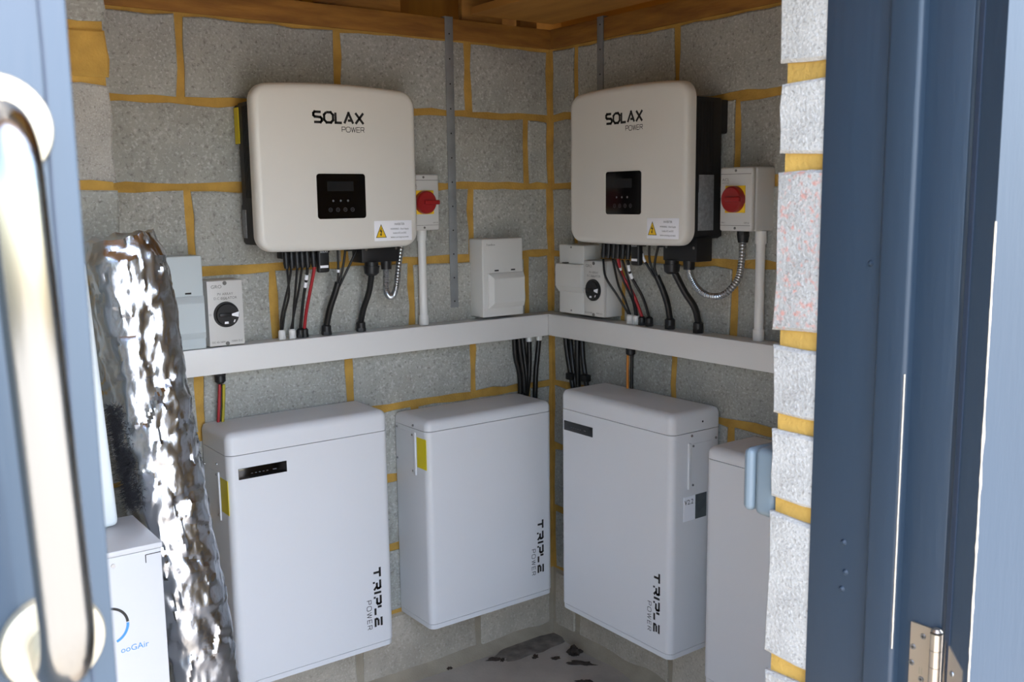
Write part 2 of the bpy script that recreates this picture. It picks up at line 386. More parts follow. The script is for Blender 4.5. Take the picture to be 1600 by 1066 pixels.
# switch box on the inner side of the front wall
sw = thing('switch_box', (-.996, -1.79, 1.098), PI, 'pale blue-grey weatherproof switch box on the inner wall beside the door jamb', 'switch')
MB().use('sock').box(-.06, .053, -.036, 0, 0, .096, .010, 4).build('back_box', sw)
MB().use('sock').box(-.058, .056, -.054, -.0365, .003, .093, .009, 4).build('lid', sw)

# ------------------------------------------------------------------ trunking
def gland(name, x, y, z, m, r, h, parent, down=False):
    s = -1 if down else 1
    b = MB().use(m).cyl((x, y, z), (x, y, z+s*h*.35), r*1.0, n=6).cyl((x, y, z+s*h*.35), (x, y, z+s*h*.85), r*.95, n=14).cyl((x, y, z+s*h*.85), (x, y, z+s*h), r*.9, r*.6, n=14)
    return b.build(name, parent, 30)
TZ0, TZ1, TD = 1.080, 1.1515, .078
ta = thing('cable_trunking', (0, 0, TZ0), 0, 'long white square cable trunking along the left wall, under the left inverter', 'trunking', 'white trunking runs')
MB().use('trunk').box(-1.42, -.0005, -TD+.004, -.006, 0, TZ1-TZ0-.001, .001).build('channel', ta)
MB().use('trunk').box(-1.42, -TD, -TD, -TD+.0038, -.0005, TZ1-TZ0, .0015).build('lid', ta)
tb = thing('cable_trunking', (0, 0, TZ0), 0, 'white square cable trunking along the right wall, running out of the corner', 'trunking', 'white trunking runs')
MB().use('trunk').box(-TD+.004, -.006, -1.74, -TD-.0008, 0, TZ1-TZ0-.001, .001).build('channel', tb)
MB().use('trunk').box(-TD, -TD+.0038, -1.74, -TD-.0008, -.0005, TZ1-TZ0, .0015).build('lid', tb)
GA = [('white_gland', -1.006, 'pvc', .0105, .027), ('white_gland', -.975, 'pvc', .0105, .027), ('cable_gland', -.950, 'black', .011, .026), ('cable_gland', -.937, 'black', .011, .026), ('cable_gland', -.869, 'black', .0145, .031), ('cable_gland', -.758, 'black', .0145, .031)]
for n, x, m, r, h in GA: gland(n, x, -.045, TZ1-TZ0, m, r, h, ta)
GB = [('white_gland', -.439, 'pvc', .0105, .028), ('white_gland', -.466, 'pvc', .0105, .028), ('cable_gland', -.492, 'black', .0115, .027), ('cable_gland', -.523, 'black', .0125, .028), ('cable_gland', -.609, 'black', .0155, .033), ('cable_gland', -.720, 'black', .0155, .033)]
for n, y, m, r, h in GB: gland(n, -.045, y, TZ1-TZ0, m, r, h, tb)
for x in (-.131, -.089): gland('white_gland', x, -.042, 0, 'pvc', .0115, .022, ta, True)
gland('cable_gland', -1.187, -.04, 0, 'black', .0155, .032, ta, True)
gland('cable_gland', -.04, -.438, 0, 'black', .0155, .028, tb, True)

# ------------------------------------------------------------------ inverters
def outline(hw, h, r, inset, bow=.012, n=9, mm=10):
    """rounded rectangle with a bowed top and bottom, points (u, z)"""
    a = hw-inset; t = h-inset; b0 = inset; r = max(r-inset, .008); P = []
    def arc(cx, cz, a0):
        return [(cx+r*math.cos(a0+PI/2*i/n), cz+r*math.sin(a0+PI/2*i/n)) for i in range(n+1)]
    P += arc(a-r, t-r, 0) + [(a-r-(2*(a-r))*i/mm, t) for i in range(1, mm)] + arc(-a+r, t-r, PI/2)
    P += [(-a, t-r-(t-2*r-b0)*i/mm) for i in range(1, mm)] + arc(-a+r, b0+r, PI) + [(-a+r+2*(a-r)*i/mm, b0) for i in range(1, mm)] + arc(a-r, b0+r, 1.5*PI)
    P += [(a, b0+r+(t-2*r-b0)*i/mm) for i in range(1, mm)]
    return [(u, z + bow*(1-(u/hw)**2)*(z-h*.5)/(h*.5) if z > h*.5 else z + bow*.35*(1-(u/hw)**2)*(z-h*.5)/(h*.5)) for u, z in P]
SOLAX = [[[(.92, 1), (.15, 1), (0, .86), (0, .66), (.15, .54), (.85, .48), (1, .36), (1, .14), (.85, 0), (.05, 0)]],
         [[(.25, 1), (.75, 1), (1, .75), (1, .25), (.75, 0), (.25, 0), (0, .25), (0, .75), (.25, 1)]],
         [[(0, 1), (0, 0), (.8, 0)]],
         [[(0, -.04), (.52, 1), (1.04, -.04)], [(.42, .26), (.80, .26)]],
         [[(0, 1.04), (1, -.04)], [(1, 1.04), (0, -.04)]]]
POWER = [[[(0, 0), (0, 1), (.8, 1), (.9, .9), (.9, .55), (.8, .45), (0, .45)]],
         [[(.2, 1), (.8, 1), (1, .8), (1, .2), (.8, 0), (.2, 0), (0, .2), (0, .8), (.2, 1)]],
         [[(0, 1), (.3, 0), (.6, 1), (.9, 0), (1.2, 1)]],
         [[(.9, 1), (0, 1), (0, 0), (.9, 0)], [(0, .5), (.85, .5)]],
         [[(0, 0), (0, 1), (.8, 1), (.9, .9), (.9, .6), (.8, .5), (0, .5)], [(.5, .5), (.95, 0)]]]
TRIPLE = [[[(0, .9), (1.1, .9)], [(.55, .9), (.55, 0)]],
          [[(0, .9), (.95, .9), (1.05, .75), (1.05, .55), (.9, .42), (.3, .42)], [(.75, .42), (1.2, .0)], [(.12, .02), (.36, .02)]],
          [[(0, 1), (0, 0)]],
          [[(0, .9), (.95, .9), (1.05, .75), (1.05, .5), (.9, .38), (.25, .38)], [(.05, .06), (.3, .06)]],
          [[(0, 1.0), (0, .45)], [(.12, .1), (1.05, .1)]],
          [[(0, .92), (1.1, .92)], [(.22, .48), (1.0, .48)], [(0, .06), (1.1, .06)], [(.05, .12), (.22, .46)]]]
def word(letters, widths, x0, z0, h, gap, wd, fn, mb):
    x = x0
    for L, wl_ in zip(letters, widths):
        cell = h*wl_
        strokes([[(x+px*cell if True else 0, z0+pz*h) for px, pz in ln] for ln in L], wd, fn, mb)
        x += cell*max(px for ln in L for px, pz in ln) + gap
    return x
def make_inverter(name, loc, rz, label, conn, dong, boxu, rng):
    t = thing(name, loc, rz, label, 'inverter', 'inverters')
    H, HW, F = .428, .2405, .188
    b = MB().use('white')
    spec = [(.152, .006), (.154, 0), (.170, 0), (.180, .0025), (.1855, .008), (.1875, .018)]
    b.rings([[(u, -d, z) for u, z in outline(HW, H, .042, ins)] for d, ins in spec])
    b.build('front_cover', t, 50)
    # black heat-sink body: upper part reaches the wall, the rest stands off
    b = MB().use('body').box(-.22, .22, -.153, -.030, .015, .392, .006).box(-.2185, .2185, -.075, -.001, .298, .388, .006)
    b.box(-.2185, .2185, -.10, -.020, .018, .125, .006)
    for i in range(7): b.box(-.2215, .2215, -.135+i*.011, -.131+i*.011, .14, .38)
    body = b.build('body', t)
    MB().use('sticker').box(-.2225, -.2180, -.040, -.012, .285, .380).build('yellow_label', body)
    MB().use('plate').box(.2190, .2228, -.120, -.062, .038, .187, .0005).build('rating_plate', body)
    MB().use('plate').box(-.2225, -.2190, -.058, -.032, .033, .109, .0005).build('rating_plate', body)
    # print on the cover
    yF = -F+.0002
    b = MB().use('ink'); fn = lambda q: (q[0], yF, q[1])
    word(SOLAX, [.88, .97, .86, .95, .90], -.0735, .337, .0265, .0074, .0066, fn, b); b.build('brand_lettering', t, 0)
    b = MB().use('ink'); word(POWER, [.85, .95, .85, .85, .85], .008, .3135, .0128, .0030, .0017, fn, b); b.build('small_lettering', t, 0)
    pn = [(u, z) for u, z in outline(.072, .120, .008, 0, bow=.0)]
    scr = MB().use('glass').rings([[(u-.0005, y, z+.082) for u, z in pn] for y in (-F+.001, -F-.0015)]).build('display_panel', t)
    MB().use('lcd').box(-.0425, .0355, -F-.0019, -F-.0014, .156, .182).build('display', scr)
    b = MB().use('icon')
    for i in range(3): b.cyl((-.0265+.022*i, -F-.0014, .130), (-.0265+.022*i, -F-.0019, .130), .0030, n=10)
    for i in range(4):
        cx = -.0355+.022*i
        for k in range(10):
            a = 2*PI*k/10; a2 = a+.45
            b.poly([(cx+r*math.cos(q), -F-.0017, .106+r*math.sin(q)) for r, q in ((.0045, a), (.0056, a), (.0056, a2), (.0045, a2))])
        b.box(cx-.002, cx+.002, -F-.0019, -F-.0016, .1055, .1065)
    b.build('touch_icons', scr)
    lb = MB().use('paper').box(.096, .216, -F-.0006, -F+.0008, .017, .073, .0002).build('warning_label', t)
    yl = -F-.0008
    MB().use('ink').poly([(.100, yl, .026), (.134, yl, .026), (.117, yl, .064)]).use('yellow').poly([(.1026, yl-.0002, .0275), (.1314, yl-.0002, .0275), (.117, yl-.0002, .0605)]).use('ink').poly([(x-.008, yl-.0004, z) for x, z in ((.127, .056), (.1195, .043), (.1245, .0435), (.1225, .036), (.1205, .036), (.124, .030), (.127, .036), (.125, .036), (.1285, .0462), (.1245, .0460))]).build('hazard_triangle', lb, 0)
    for s_, z, sz in (('INVERTER', .0600, .0085), ('WARNING - Dual Supply', .0475, .0066), ('Isolate AC and DC', .0360, .0066), ('before carrying out work', .0245, .0066)):
        text(s_, sz, 'ink', lb, (.176, yl-.0002, z), 'CENTER', xs=.85)
    # connectors below
    for i, (u, dz) in enumerate(conn):
        b = MB().use('black').cyl((u, -.125, .012), (u, -.128, -.034), .0078, n=12).cyl((u, -.128, -.034), (u, -.13, -.050), .0088, .0062, n=12)
        b.build('cable_connector', t)
    MB().use('body').box(conn[0][0]-.008, conn[-1][0]+.010, -.120, -.085, -.024, .03, .003).build('connector_block', t)
    b = MB().use('black').box(dong-.017, dong+.017, -.138, -.118, -.066, .02, .006, 3)
    dg = b.build('wifi_dongle', t)
    MB().use('paper').box(dong-.012, dong+.012, -.1386, -.1376, -.053, -.046).build('dongle_label', dg)
    text('SOLAX', .0075, 'paper', dg, (dong, -.1388, -.011), 'CENTER')
    u0, u1 = boxu
    bx = MB().use('black').box(u0, u1, -.132, -.070, -.046, .02, .003).build('terminal_box', t)
    g1 = u0+.031; g2 = u1-.038
    MB().use('black').cyl((g1, -.128, -.044), (g1, -.128, -.056), .020, n=12).cyl((g1, -.128, -.056), (g1, -.128, -.076), .0235, .021, 14).cyl((g1, -.128, -.076), (g1, -.128, -.083), .021, .013, 14).build('cable_gland', bx)
    MB().use('black').cyl((g2, -.120, -.044), (g2, -.120, -.068), .0165, .015, 14).build('cable_gland', bx)
    for u in (u0+.014, u1-.01): MB().use('screw').cyl((u, -.131, -.008), (u, -.1335, -.008), .004, n=10).build('screw', bx)
    for u in (-.07, .07, .0): MB().use('body').cyl((u+.06, -.1, .02), (u+.06, -.1, -.012), .009, n=12).build('port_cap', t)
    return t
ICA, ICB, IZ = -.876, -.562, 1.405
make_inverter('inverter', (ICA, 0, IZ), RA, 'white inverter with black heat sink on the left wall, left of the vertical metal strap', [(x-ICA, 0) for x in (-1.019, -1.003, -.987, -.972, -.957, -.939)], -.912-ICA, (-.792-ICA, -.671-ICA), 1)
make_inverter('inverter', (0, ICB, IZ), RB, 'white inverter with black heat sink on the right wall, beside the door-side isolator', [(-(y-ICB), 0) for y in (-.412, -.434, -.456, -.475, -.496, -.519)], -(-.555-ICB), (-(-.664-ICB), -(-.79-ICB)), 2)

# ------------------------------------------------------------------ batteries
def make_battery(loc, rz, label, H, rx=0, display=False, seam=.06, side=-1, hz=.09, W=.474):
    t = thing('battery', loc, rz, label, 'battery', 'wall batteries', rx)
    D = .196; hw = W/2; r = .021
    pk = lambda c, d: (c.z > .3 and abs(d.z) < 1e-4 and (c.z > H-.2)) or (abs(d.z) > .01)
    def shell(z0, z1, top, ins=0):
        # rounded plan with front corners round, back corners small
        def ring(z, q):
            P = []
            for cx, cy_, a0, rr in ((hw-r, -D+r, -PI/2, r), (hw-.006, -.012, 0, .006), (-hw+.006, -.012, PI/2, .006), (-hw+r, -D+r, PI, r)):
                for i in range(7):
                    a = a0+PI/2*i/6; R_ = max(rr-q, .0015)
                    x = cx+R_*math.cos(a); y = cy_+R_*math.sin(a)
                    if rr < q: x -= math.copysign(q-rr, cx); y += (-(q-rr) if cy_ > -.1 else (q-rr))
                    P.append((x, y, z))
            return P
        rs = [ring(z0, .0), ring(z0+.0005, 0)]
        if top:
            for i in range(7):
                a = PI/2*i/6; rs.append(ring(z1-r+r*math.sin(a), r*(1-math.cos(a))))
        else: rs += [ring(z1, 0)]
        return rs
    MB().use('bat').rings([[(x*.994, y*.99 - .0, z) for x, y, z in rg] for rg in shell(.0, .0145, False)]).build('base_tray', t, 40)
    MB().use('bat').rings(shell(.0168, H-seam-.0010, False)).build('case', t, 40)
    MB().use('bat').rings(shell(H-seam+.0008, H, True)).build('top_cover', t, 50)
    if display:
        u0 = -hw+.028 if display == 1 else -hw+.020
        dp = MB().use('glass').box(u0, u0+.134, -D-.0012, -D+.001, H-.126, H-.096, .0008).build('display_strip', t)
        b = MB().use('icon')
        for i in range(5): b.box(u0+.034+i*.0105, u0+.039+i*.0105, -D-.0015, -D-.0011, H-.1135, H-.112)
        b.box(u0+.094, u0+.104, -D-.0015, -D-.0011, H-.1135, H-.111); b.build('indicator_marks', dp)
    # lettering reads downwards
    ub = hw-.052; zt = .246 if H > .68 else .262; yF = -D-.0003
    fn = lambda q: (ub + q[1], yF, zt - q[0])
    b = MB().use('ink'); word(TRIPLE, [1.12, 1.02, .6, 1.02, .95, 1.05], 0, -.0115, .0232, .0094, .0068, fn, b); b.build('brand_lettering', t, 0)
    b = MB().use('ink'); word(POWER, [.85, .95, .95, .85, .85], .094, -.0360, .0140, .0064, .0018, fn, b); b.build('small_lettering', t, 0)
    s = side; xf = s*hw
    def sb(x0, x1, *a, **k): return (min(xf+s*x0, xf+s*x1), max(xf+s*x0, xf+s*x1)) + a
    MB().use('bat').box(*sb(-.001, .004, -.132, -.122, H-hz-.132, H-hz), bev=.0015).build('handle_strip', t)
    MB().use('bat').box(*sb(-.001, .0012, -.122, -.04, H-hz-.128, H-hz-.004)).build('handle_plate', t)
    for y, z in ((-.112, H-hz-.010), (-.112, H-hz-.122), (-.020, H-hz), (-.018, H-hz-.10), (-.118, H-hz+.020)):
        MB().use('screw').cyl((xf, y, z), (xf+s*.003, y, z), .0038, .003, 12).build('screw', t)
    if s < 0:
        st = MB().use('sticker').box(*sb(-.001, .0006, -.190, -.137, H-hz-.105, H-hz-.012)).build('yellow_label', t)
    else:
        pw = MB().use('paper').box(*sb(-.001, .0010, -.147, -.101, H-.313, H-.242)).build('white_label', t)
        o = text('V2.2', .020, 'ink', pw, (xf+s*.0014, -.145, H-.265)); o.rotation_euler = (0, 0, PI/2)
        MB().use('dkplate').box(*sb(-.001, .0007, -.100, -.055, H-.313, H-.242)).build('rating_plate', t)
        for y, z, r in ((-.075, H-.035, .003), (-.13, H-.14, .002), (-.13, H-.155, .002)): MB().use('ink').cyl((xf-.001, y, z), (xf+.0004, y, z), r, n=10).build('screw_hole', t)
    return t
make_battery((-1.000, -.004, .235), RA, 'tall white battery with a display strip on the left wall, behind the foil roll', .707, display=1, hz=.114)
make_battery((-.398, -.004, .235), RA, 'shorter white battery without a display, left of the room corner', .652, seam=.034, hz=.045)
make_battery((-.012, -.540, .235), RB, 'tall white battery with a display strip on the right wall, right of the corner', .712, display=2, side=1, W=.482)
make_battery((-.012, -1.140, .228), RB, 'white battery half hidden behind the pale block door jamb', .660, seam=.034, side=1, hz=.045)

# ------------------------------------------------------------------ consumer units, isolators
def make_unit(loc, rz, label, m, logo=True, W=.158, H=.246, D=.076):
    t = thing('consumer_unit', loc, rz, label, 'fuse box', 'small consumer units')
    MB().use(m).box(-W/2, W/2, -D, 0, 0, H, .004, 3).build('case', t)
    # hinged cover: bulging flap
    x0, x1 = -W/2+.020, W/2-.001; z0, z1 = .028, .140
    def ring(y, k, kz): return [(x0+k, y, z0+kz), (x1-k*.3, y, z0+kz), (x1-k*.3, y, z1-kz), (x0+k, y, z1-kz)]
    MB().use(m).rings([ring(-D+.002, 0, 0), ring(-D-.003, 0, 0), ring(-D-.014, .012, .014), ring(-D-.0155, .014, .018)]).build('flap', t, 20)
    for x in (x0+.034, x1-.04): MB().use('ink').box(x-.008, x+.008, -D-.001, -D+.002, z1+.006, z1+.0105).build('flap_catch', t)
    if logo: text('FuseBox', .0095, 'grey_ink', t, (-W/2+.016, -D-.0004, H-.022))
    return t
make_unit((-1.309, 0, TZ1+.001), RA, 'pale blue consumer unit on the trunking beside the foil roll', 'film', False)
make_unit((-.259, 0, TZ1+.008), RA, 'grey-white consumer unit on the trunking left of the room corner', 'plastic', W=.160, H=.25)
t = thing('consumer_unit', (0, -.195, TZ1+.012), RB, 'narrow white consumer unit with stepped front, right of the room corner', 'fuse box', 'small consumer units')
MB().use('plastic').box(-.062, .062, -.074, 0, 0, .222, .004, 3).build('case', t)
b = MB().use('plastic')
b.rings([[(x, y, z) for y, z in ((-.070, .065), (-.085, .082), (-.088, .088), (-.088, .150), (-.085, .160), (-.070, .162))] for x in (-.064, .0625)])
b.build('flap', t, 20)
MB().use('ink').box(-.028, -.012, -.0895, -.074, .1622, .165).build('flap_catch', t)
for z in (.010, .214): MB().use('screw').cyl((0, -.073, z), (0, -.0755, z), .003, n=10).build('screw', t)

def make_rotary(loc, rz, label):
    W, H, D = .096, .176, .078
    t = thing('rotary_isolator', loc, rz, label, 'isolator switch', 'rotary isolators')
    MB().use('iso').box(-W/2, W/2, -D+.012, 0, 0, H, .003, 2).build('case', t)
    MB().use('iso').box(-W/2, W/2, -D, -D+.0115, .001, H-.001, .002, 2).build('face', t)
    k = MB().use('black').cyl((0, -D+.001, .084), (0, -D-.006, .084), .0345, .0335, 40).cyl((0, -D-.006, .084), (0, -D-.010, .084), .030, .028, 40)
    k.box(-.022, .010, -D-.0135, -D-.008, .079, .089, .002); kn = k.build('knob', t)
    MB().use('paper').poly([(.012, -D-.0104, .081), (.030, -D-.0104, .076), (.032, -D-.0104, .091), (.012, -D-.0104, .086)]).poly([(-.009, -D-.0104, .060), (.002, -D-.0104, .060), (.002, -D-.0104, .066), (-.008, -D-.0104, .066)]).poly([(.015, -D-.0104, .063), (.019, -D-.0104, .063), (.022, -D-.0104, .070), (.018, -D-.0104, .070)]).build('pointer_marks', kn, 0)
    for z in (.006, H-.008): MB().use('grey_ink').cyl((.0, -D+.0005, z), (.0, -D-.0012, z), .0055, n=14).build('screw', t)
    text('GRO', .0125, 'grey_ink', t, (-W/2+.010, -D-.0004, H-.021), xs=1.1)
    text('PV ARRAY', .0095, 'grey_ink', t, (0, -D-.0004, H-.040), 'CENTER'); text('D.C ISOLATOR', .0095, 'grey_ink', t, (0, -D-.0004, H-.051), 'CENTER')
    text('I ON', .0075, 'grey_ink', t, (-.004, -D-.0004, .1235), 'CENTER'); text('O', .008, 'grey_ink', t, (-.043, -D-.0004, .083), 'CENTER')
    text('DC 40-160A', .007, 'grey_ink', t, (-W/2+.006, -D-.0004, .009)); text('1000V D.C', .007, 'grey_ink', t, (W/2-.006, -D-.0004, .009), 'RIGHT')
    return t
make_rotary((-1.174, 0, TZ1+.003), RA, 'grey rotary isolator with black knob on the trunking left of the left inverter')
make_rotary((0, -.309, TZ1+.012), RB, 'grey rotary isolator with black knob under the right inverter')
def make_ac(loc, rz, label):
    W, H, D = .108, .166, .094
    t = thing('isolator_switch', loc, rz, label, 'isolator switch', 'red and yellow isolators')
    MB().use('iso').box(-W/2, W/2, -D+.018, 0, 0, H, .006, 3).build('case', t)
    MB().use('iso').box(-W/2, W/2, -D, -D+.0172, .0, H, .006, 3).build('cover', t)
    MB().use('grey_ink').box(-W/2+.004, W/2-.004, -D-.0006, -D+.001, H-.0185, H-.0172).box(-W/2+.004, W/2-.004, -D-.0006, -D+.001, .0145, .0155).build('recess_shade', t)  # thin grey strips paint the shade in the cover's recesses
    for z in (.008, H-.009): MB().use('grey_ink').cyl((0, -D+.001, z), (0, -D-.001, z), .0035, n=10).build('screw', t)
    MB().use('yellow').box(-.033, .033, -D-.003, -D+.001, .048, .118, .001).build('yellow_plate', t)
    k = MB().use('red').cyl((0, -D-.002, .083), (0, -D-.017, .083), .0345, .0335, 40).cyl((0, -D-.017, .083), (0, -D-.021, .083), .0335, .030, 40)
    k.box(-.012, .038, -D-.031, -D-.018, .0765, .0895, .003).build('red_knob', t)
    text('ACL', .011, 'grey_ink', t, (-W/2+.008, -D-.0004, H-.036), xs=1.2); text('electrical', .0058, 'grey_ink', t, (-W/2+.008, -D-.0004, H-.042), xs=1.1)
    text('ON I', .006, 'grey_ink', t, (-W/2+.007, -D-.0004, .020)); text('OFF O', .006, 'grey_ink', t, (W/2-.007, -D-.0004, .020), 'RIGHT')
    return t
make_ac((-.560, 0, 1.444), RA, 'grey isolator with red knob on yellow plate, partly behind the left inverter')
ib = make_ac((0, -.888, 1.443), RB, 'grey isolator with red knob on yellow plate, right of the right inverter')
MB().use('black').cyl((.008, -.07, 0), (.008, -.07, -.010), .016, n=8).cyl((.008, -.07, -.010), (.008, -.07, -.030), .0165, .013, 14).build('cable_gland', ib)

# ------------------------------------------------------------------ conduits, straps
def conduit(x, y, z0, z1, label):
    t = thing('conduit', (x, y, z0), 0, label, 'conduit', 'white plastic conduits')
    MB().use('pvc').cyl((0, 0, 0), (0, 0, z1-z0), .0125, n=20).build('pipe', t)
    for a, b in ((0, .03), (z1-z0-.034, z1-z0)): MB().use('pvc').cyl((0, 0, a), (0, 0, b), .0152, n=20).build('coupler', t)
conduit(-.536, -.036, TZ1, 1.444, 'white vertical plastic conduit between the left-wall trunking and red-knob isolator')
conduit(-.036, -.927, TZ1, 1.443, 'white vertical plastic conduit at the door end of the right wall')
def strap(p0, rz, z0, z1, label):
    t = thing('metal_strap', p0, rz, label, 'strap', 'galvanised wall straps')
    b = MB().use('zinc').box(-.0145, .0145, -.0105, -.008, z0, z1, .0006).box(-.0145, .0145, -.0105, .06, z1-.0002, z1+.0022)
    b.build('strip', t)
    z = z0+.02
    while z < z1: MB().use('ink').cyl((0, -.0103, z), (0, -.0108, z), .0026, n=8).build('punched_hole', t); z += .075
strap((-.404, 0, 0), RA, 1.193, 2.087, 'grey galvanised metal strap hanging down the left wall')
strap((0, -.262, 0), RB, 1.52, 2.087, 'grey galvanised metal strap on the right wall, running behind the inverter')
def flexi(P, label, r=.0095):
    P = spline(P, 14); t = MB().use('flex').tube(P, r, 12, ring=lambda i: 1.0 if i % 2 else .84).build('flexible_conduit', None, 30)
    return tag(t, label, 'conduit', 'flexible conduits')
flexi([(-.709, -.120, 1.343), (-.712, -.122, 1.31), (-.712, -.122, 1.275), (-.700, -.115, 1.258), (-.680, -.105, 1.258), (-.663, -.095, 1.285), (-.647, -.085, 1.345), (-.625, -.07, 1.41), (-.600, -.06, 1.446)], 'clear-grey flexible conduit looping beneath the left inverter')
flexi([(-.12, -.752, 1.345), (-.125, -.765, 1.318), (-.13, -.795, 1.288), (-.13, -.835, 1.272), (-.12, -.877, 1.277), (-.10, -.905, 1.315), (-.085, -.905, 1.36), (-.07, -.896, 1.418)], 'silver flexible conduit looping from the right inverter up to its isolator')

# ------------------------------------------------------------------ cables
def cable(P, r, label, group, m='cable', marks=(), name='cable'):
    Q = spline(P, 7); o = MB().use(m).tube(Q, r, 10).build(name, None, 60); tag(o, label, 'cable', group)
    for a, b_ in marks:
        i0 = int(a*(len(Q)-1)); i1 = max(i0+1, int(b_*(len(Q)-1)))
        MB().use('paper').tube(Q[i0:i1+1], r*1.18, 10).build('cable_marker', o, 60)
    return o
gA, gB = 'cables below the left inverter', 'cables below the right inverter'
cable([(-1.019, -.13, 1.368), (-1.008, -.11, 1.324), (-.999, -.09, 1.279), (-1.004, -.067, 1.227), (-1.004, -.045, 1.175)], .0033, 'thin black cable below left inverter, from the first connector to the first white gland', gA)
cable([(-1.003, -.13, 1.368), (-1.004, -.104, 1.31), (-1.009, -.083, 1.262), (-1.012, -.062, 1.216), (-1.008, -.045, 1.175)], .0033, 'thin black cable below left inverter, from the second connector to the first white gland', gA)
cable([(-.987, -.13, 1.368), (-.982, -.097, 1.294), (-.979, -.072, 1.237), (-.973, -.045, 1.175)], .0033, 'thin black cable below left inverter, from the third connector to the second white gland', gA)
cable([(-.972, -.13, 1.367), (-.972, -.097, 1.294), (-.975, -.074, 1.242), (-.978, -.045, 1.175)], .0033, 'thin black cable below left inverter, from the fourth connector to the second white gland', gA)
cable([(-.957, -.13, 1.367), (-.954, -.109, 1.321), (-.954, -.083, 1.264), (-.950, -.045, 1.174)], .0042, 'black cable with white markers beside the red cable, below the left inverter', gA, marks=((.24, .34), (.40, .48)))
cable([(-.939, -.13, 1.366), (-.9385, -.127, 1.345), (-.941, -.095, 1.275), (-.941, -.068, 1.22), (-.938, -.045, 1.172)], .0046, 'red cable below the left inverter', gA, 'redwire', marks=((.02, .14),))
cable([(-.858, -.115, 1.41), (-.853, -.103, 1.343), (-.851, -.09, 1.291)], .0034, 'thin black cable with one white marker, left branch of the left-wall bundle', gA, marks=((.5, .58),))
cable([(-.824, -.10, 1.42), (-.835, -.100, 1.356), (-.848, -.088, 1.291)], .0034, 'thin black cable, middle branch joining the wrapped bundle on the left wall', gA)
cable([(-.783, -.10, 1.41), (-.819, -.098, 1.346), (-.845, -.086, 1.291)], .0034, 'thin black cable, right branch joining the wrapped bundle on the left wall', gA)
cable([(-.8495, -.092, 1.305), (-.857, -.083, 1.273), (-.866, -.065, 1.228), (-.869, -.045, 1.178)], .0092, 'thick black wrapped cable bundle dropping to the trunking, below the left inverter', gA)
cable([(-.760, -.128, 1.333), (-.755, -.098, 1.275), (-.760, -.068, 1.22), (-.758, -.045, 1.179)], .0090, 'thick black mains cable from the left inverter terminal box', gA)
cable([(-.13, -.412, 1.350), (-.103, -.393, 1.295), (-.076, -.413, 1.241), (-.045, -.436, 1.177)], .0035, 'thin black cable bowing out leftmost below the right inverter', gB)
cable([(-.13, -.455, 1.352), (-.091, -.436, 1.275), (-.067, -.441, 1.225), (-.045, -.442, 1.177)], .0035, 'thin black cable second from the left below the right inverter', gB)
cable([(-.13, -.462, 1.352), (-.095, -.471, 1.277), (-.066, -.474, 1.224), (-.045, -.464, 1.178)], .0035, 'thin black cable just left of the red cable, below the right inverter', gB)
cable([(-.13, -.496, 1.352), (-.087, -.489, 1.261), (-.06, -.480, 1.211), (-.045, -.470, 1.178)], .0035, 'thin black cable crossing behind the red cable, below the right inverter', gB)
cable([(-.13, -.476, 1.366), (-.106, -.466, 1.312), (-.075, -.486, 1.247), (-.045, -.493, 1.176)], .0048, 'red cable below the right inverter', gB, 'redwire', marks=((.24, .32),))
cable([(-.13, -.519, 1.352), (-.111, -.513, 1.306), (-.075, -.525, 1.241), (-.045, -.523, 1.177)], .0042, 'black cable with white markers right of the red cable, below the right inverter', gB, marks=((.10, .26), (.32, .42)))
cable([(-.11, -.548, 1.405), (-.112, -.566, 1.36), (-.101, -.586, 1.322), (-.09, -.602, 1.294)], .0036, 'thin black cable with a white tip marker, left branch of the right-wall bundle', gB, marks=((.28, .46),))
cable([(-.11, -.588, 1.412), (-.100, -.580, 1.351), (-.088, -.602, 1.294)], .0036, 'thin black cable, middle branch of the bundle below the right inverter', gB)
cable([(-.10, -.619, 1.412), (-.095, -.594, 1.339), (-.086, -.604, 1.294)], .0036, 'thin black cable, right branch of the bundle below the right inverter', gB)
cable([(-.092, -.600, 1.310), (-.076, -.612, 1.264), (-.06, -.613, 1.226), (-.045, -.609, 1.182)], .0095, 'thick black wrapped cable bundle dropping to the trunking, below the right inverter', gB)
cable([(-.128, -.700, 1.335), (-.096, -.713, 1.273), (-.067, -.725, 1.227), (-.045, -.720, 1.182)], .0098, 'thick black mains cable from the right inverter terminal box', gB)
gU, gV = 'black cables behind the shorter battery', 'black cables left of the corner behind the right-wall battery'
ZC = .892
for P, lb in (([(-.191, -.04, 1.079), (-.184, -.036, 1.013), (-.166, -.033, .951), (-.160, -.028, .872)], 'thick black cable dropping behind the shorter battery, leftmost of its bunch'),
              ([(-.180, -.050, 1.079), (-.171, -.046, 1.023), (-.157, -.043, .952), (-.152, -.04, .888)], 'thick black cable in front of its bunch, dropping onto the shorter battery'),
              ([(-.155, -.035, 1.079), (-.150, -.041, 1.004), (-.146, -.043, .951), (-.144, -.035, .872)], 'thick black cable right of its bunch, dropping behind the shorter battery'),
              ([(-.131, -.042, 1.062), (-.129, -.04, 1.001), (-.131, -.038, .939), (-.136, -.03, .872)], 'black cable from the left white gland under the trunking corner'),
              ([(-.089, -.042, 1.062), (-.098, -.043, .998), (-.107, -.045, .937), (-.113, -.045, .80)], 'single black cable from the right white gland under the trunking corner')):
    cable(P, .0085, lb, gU)
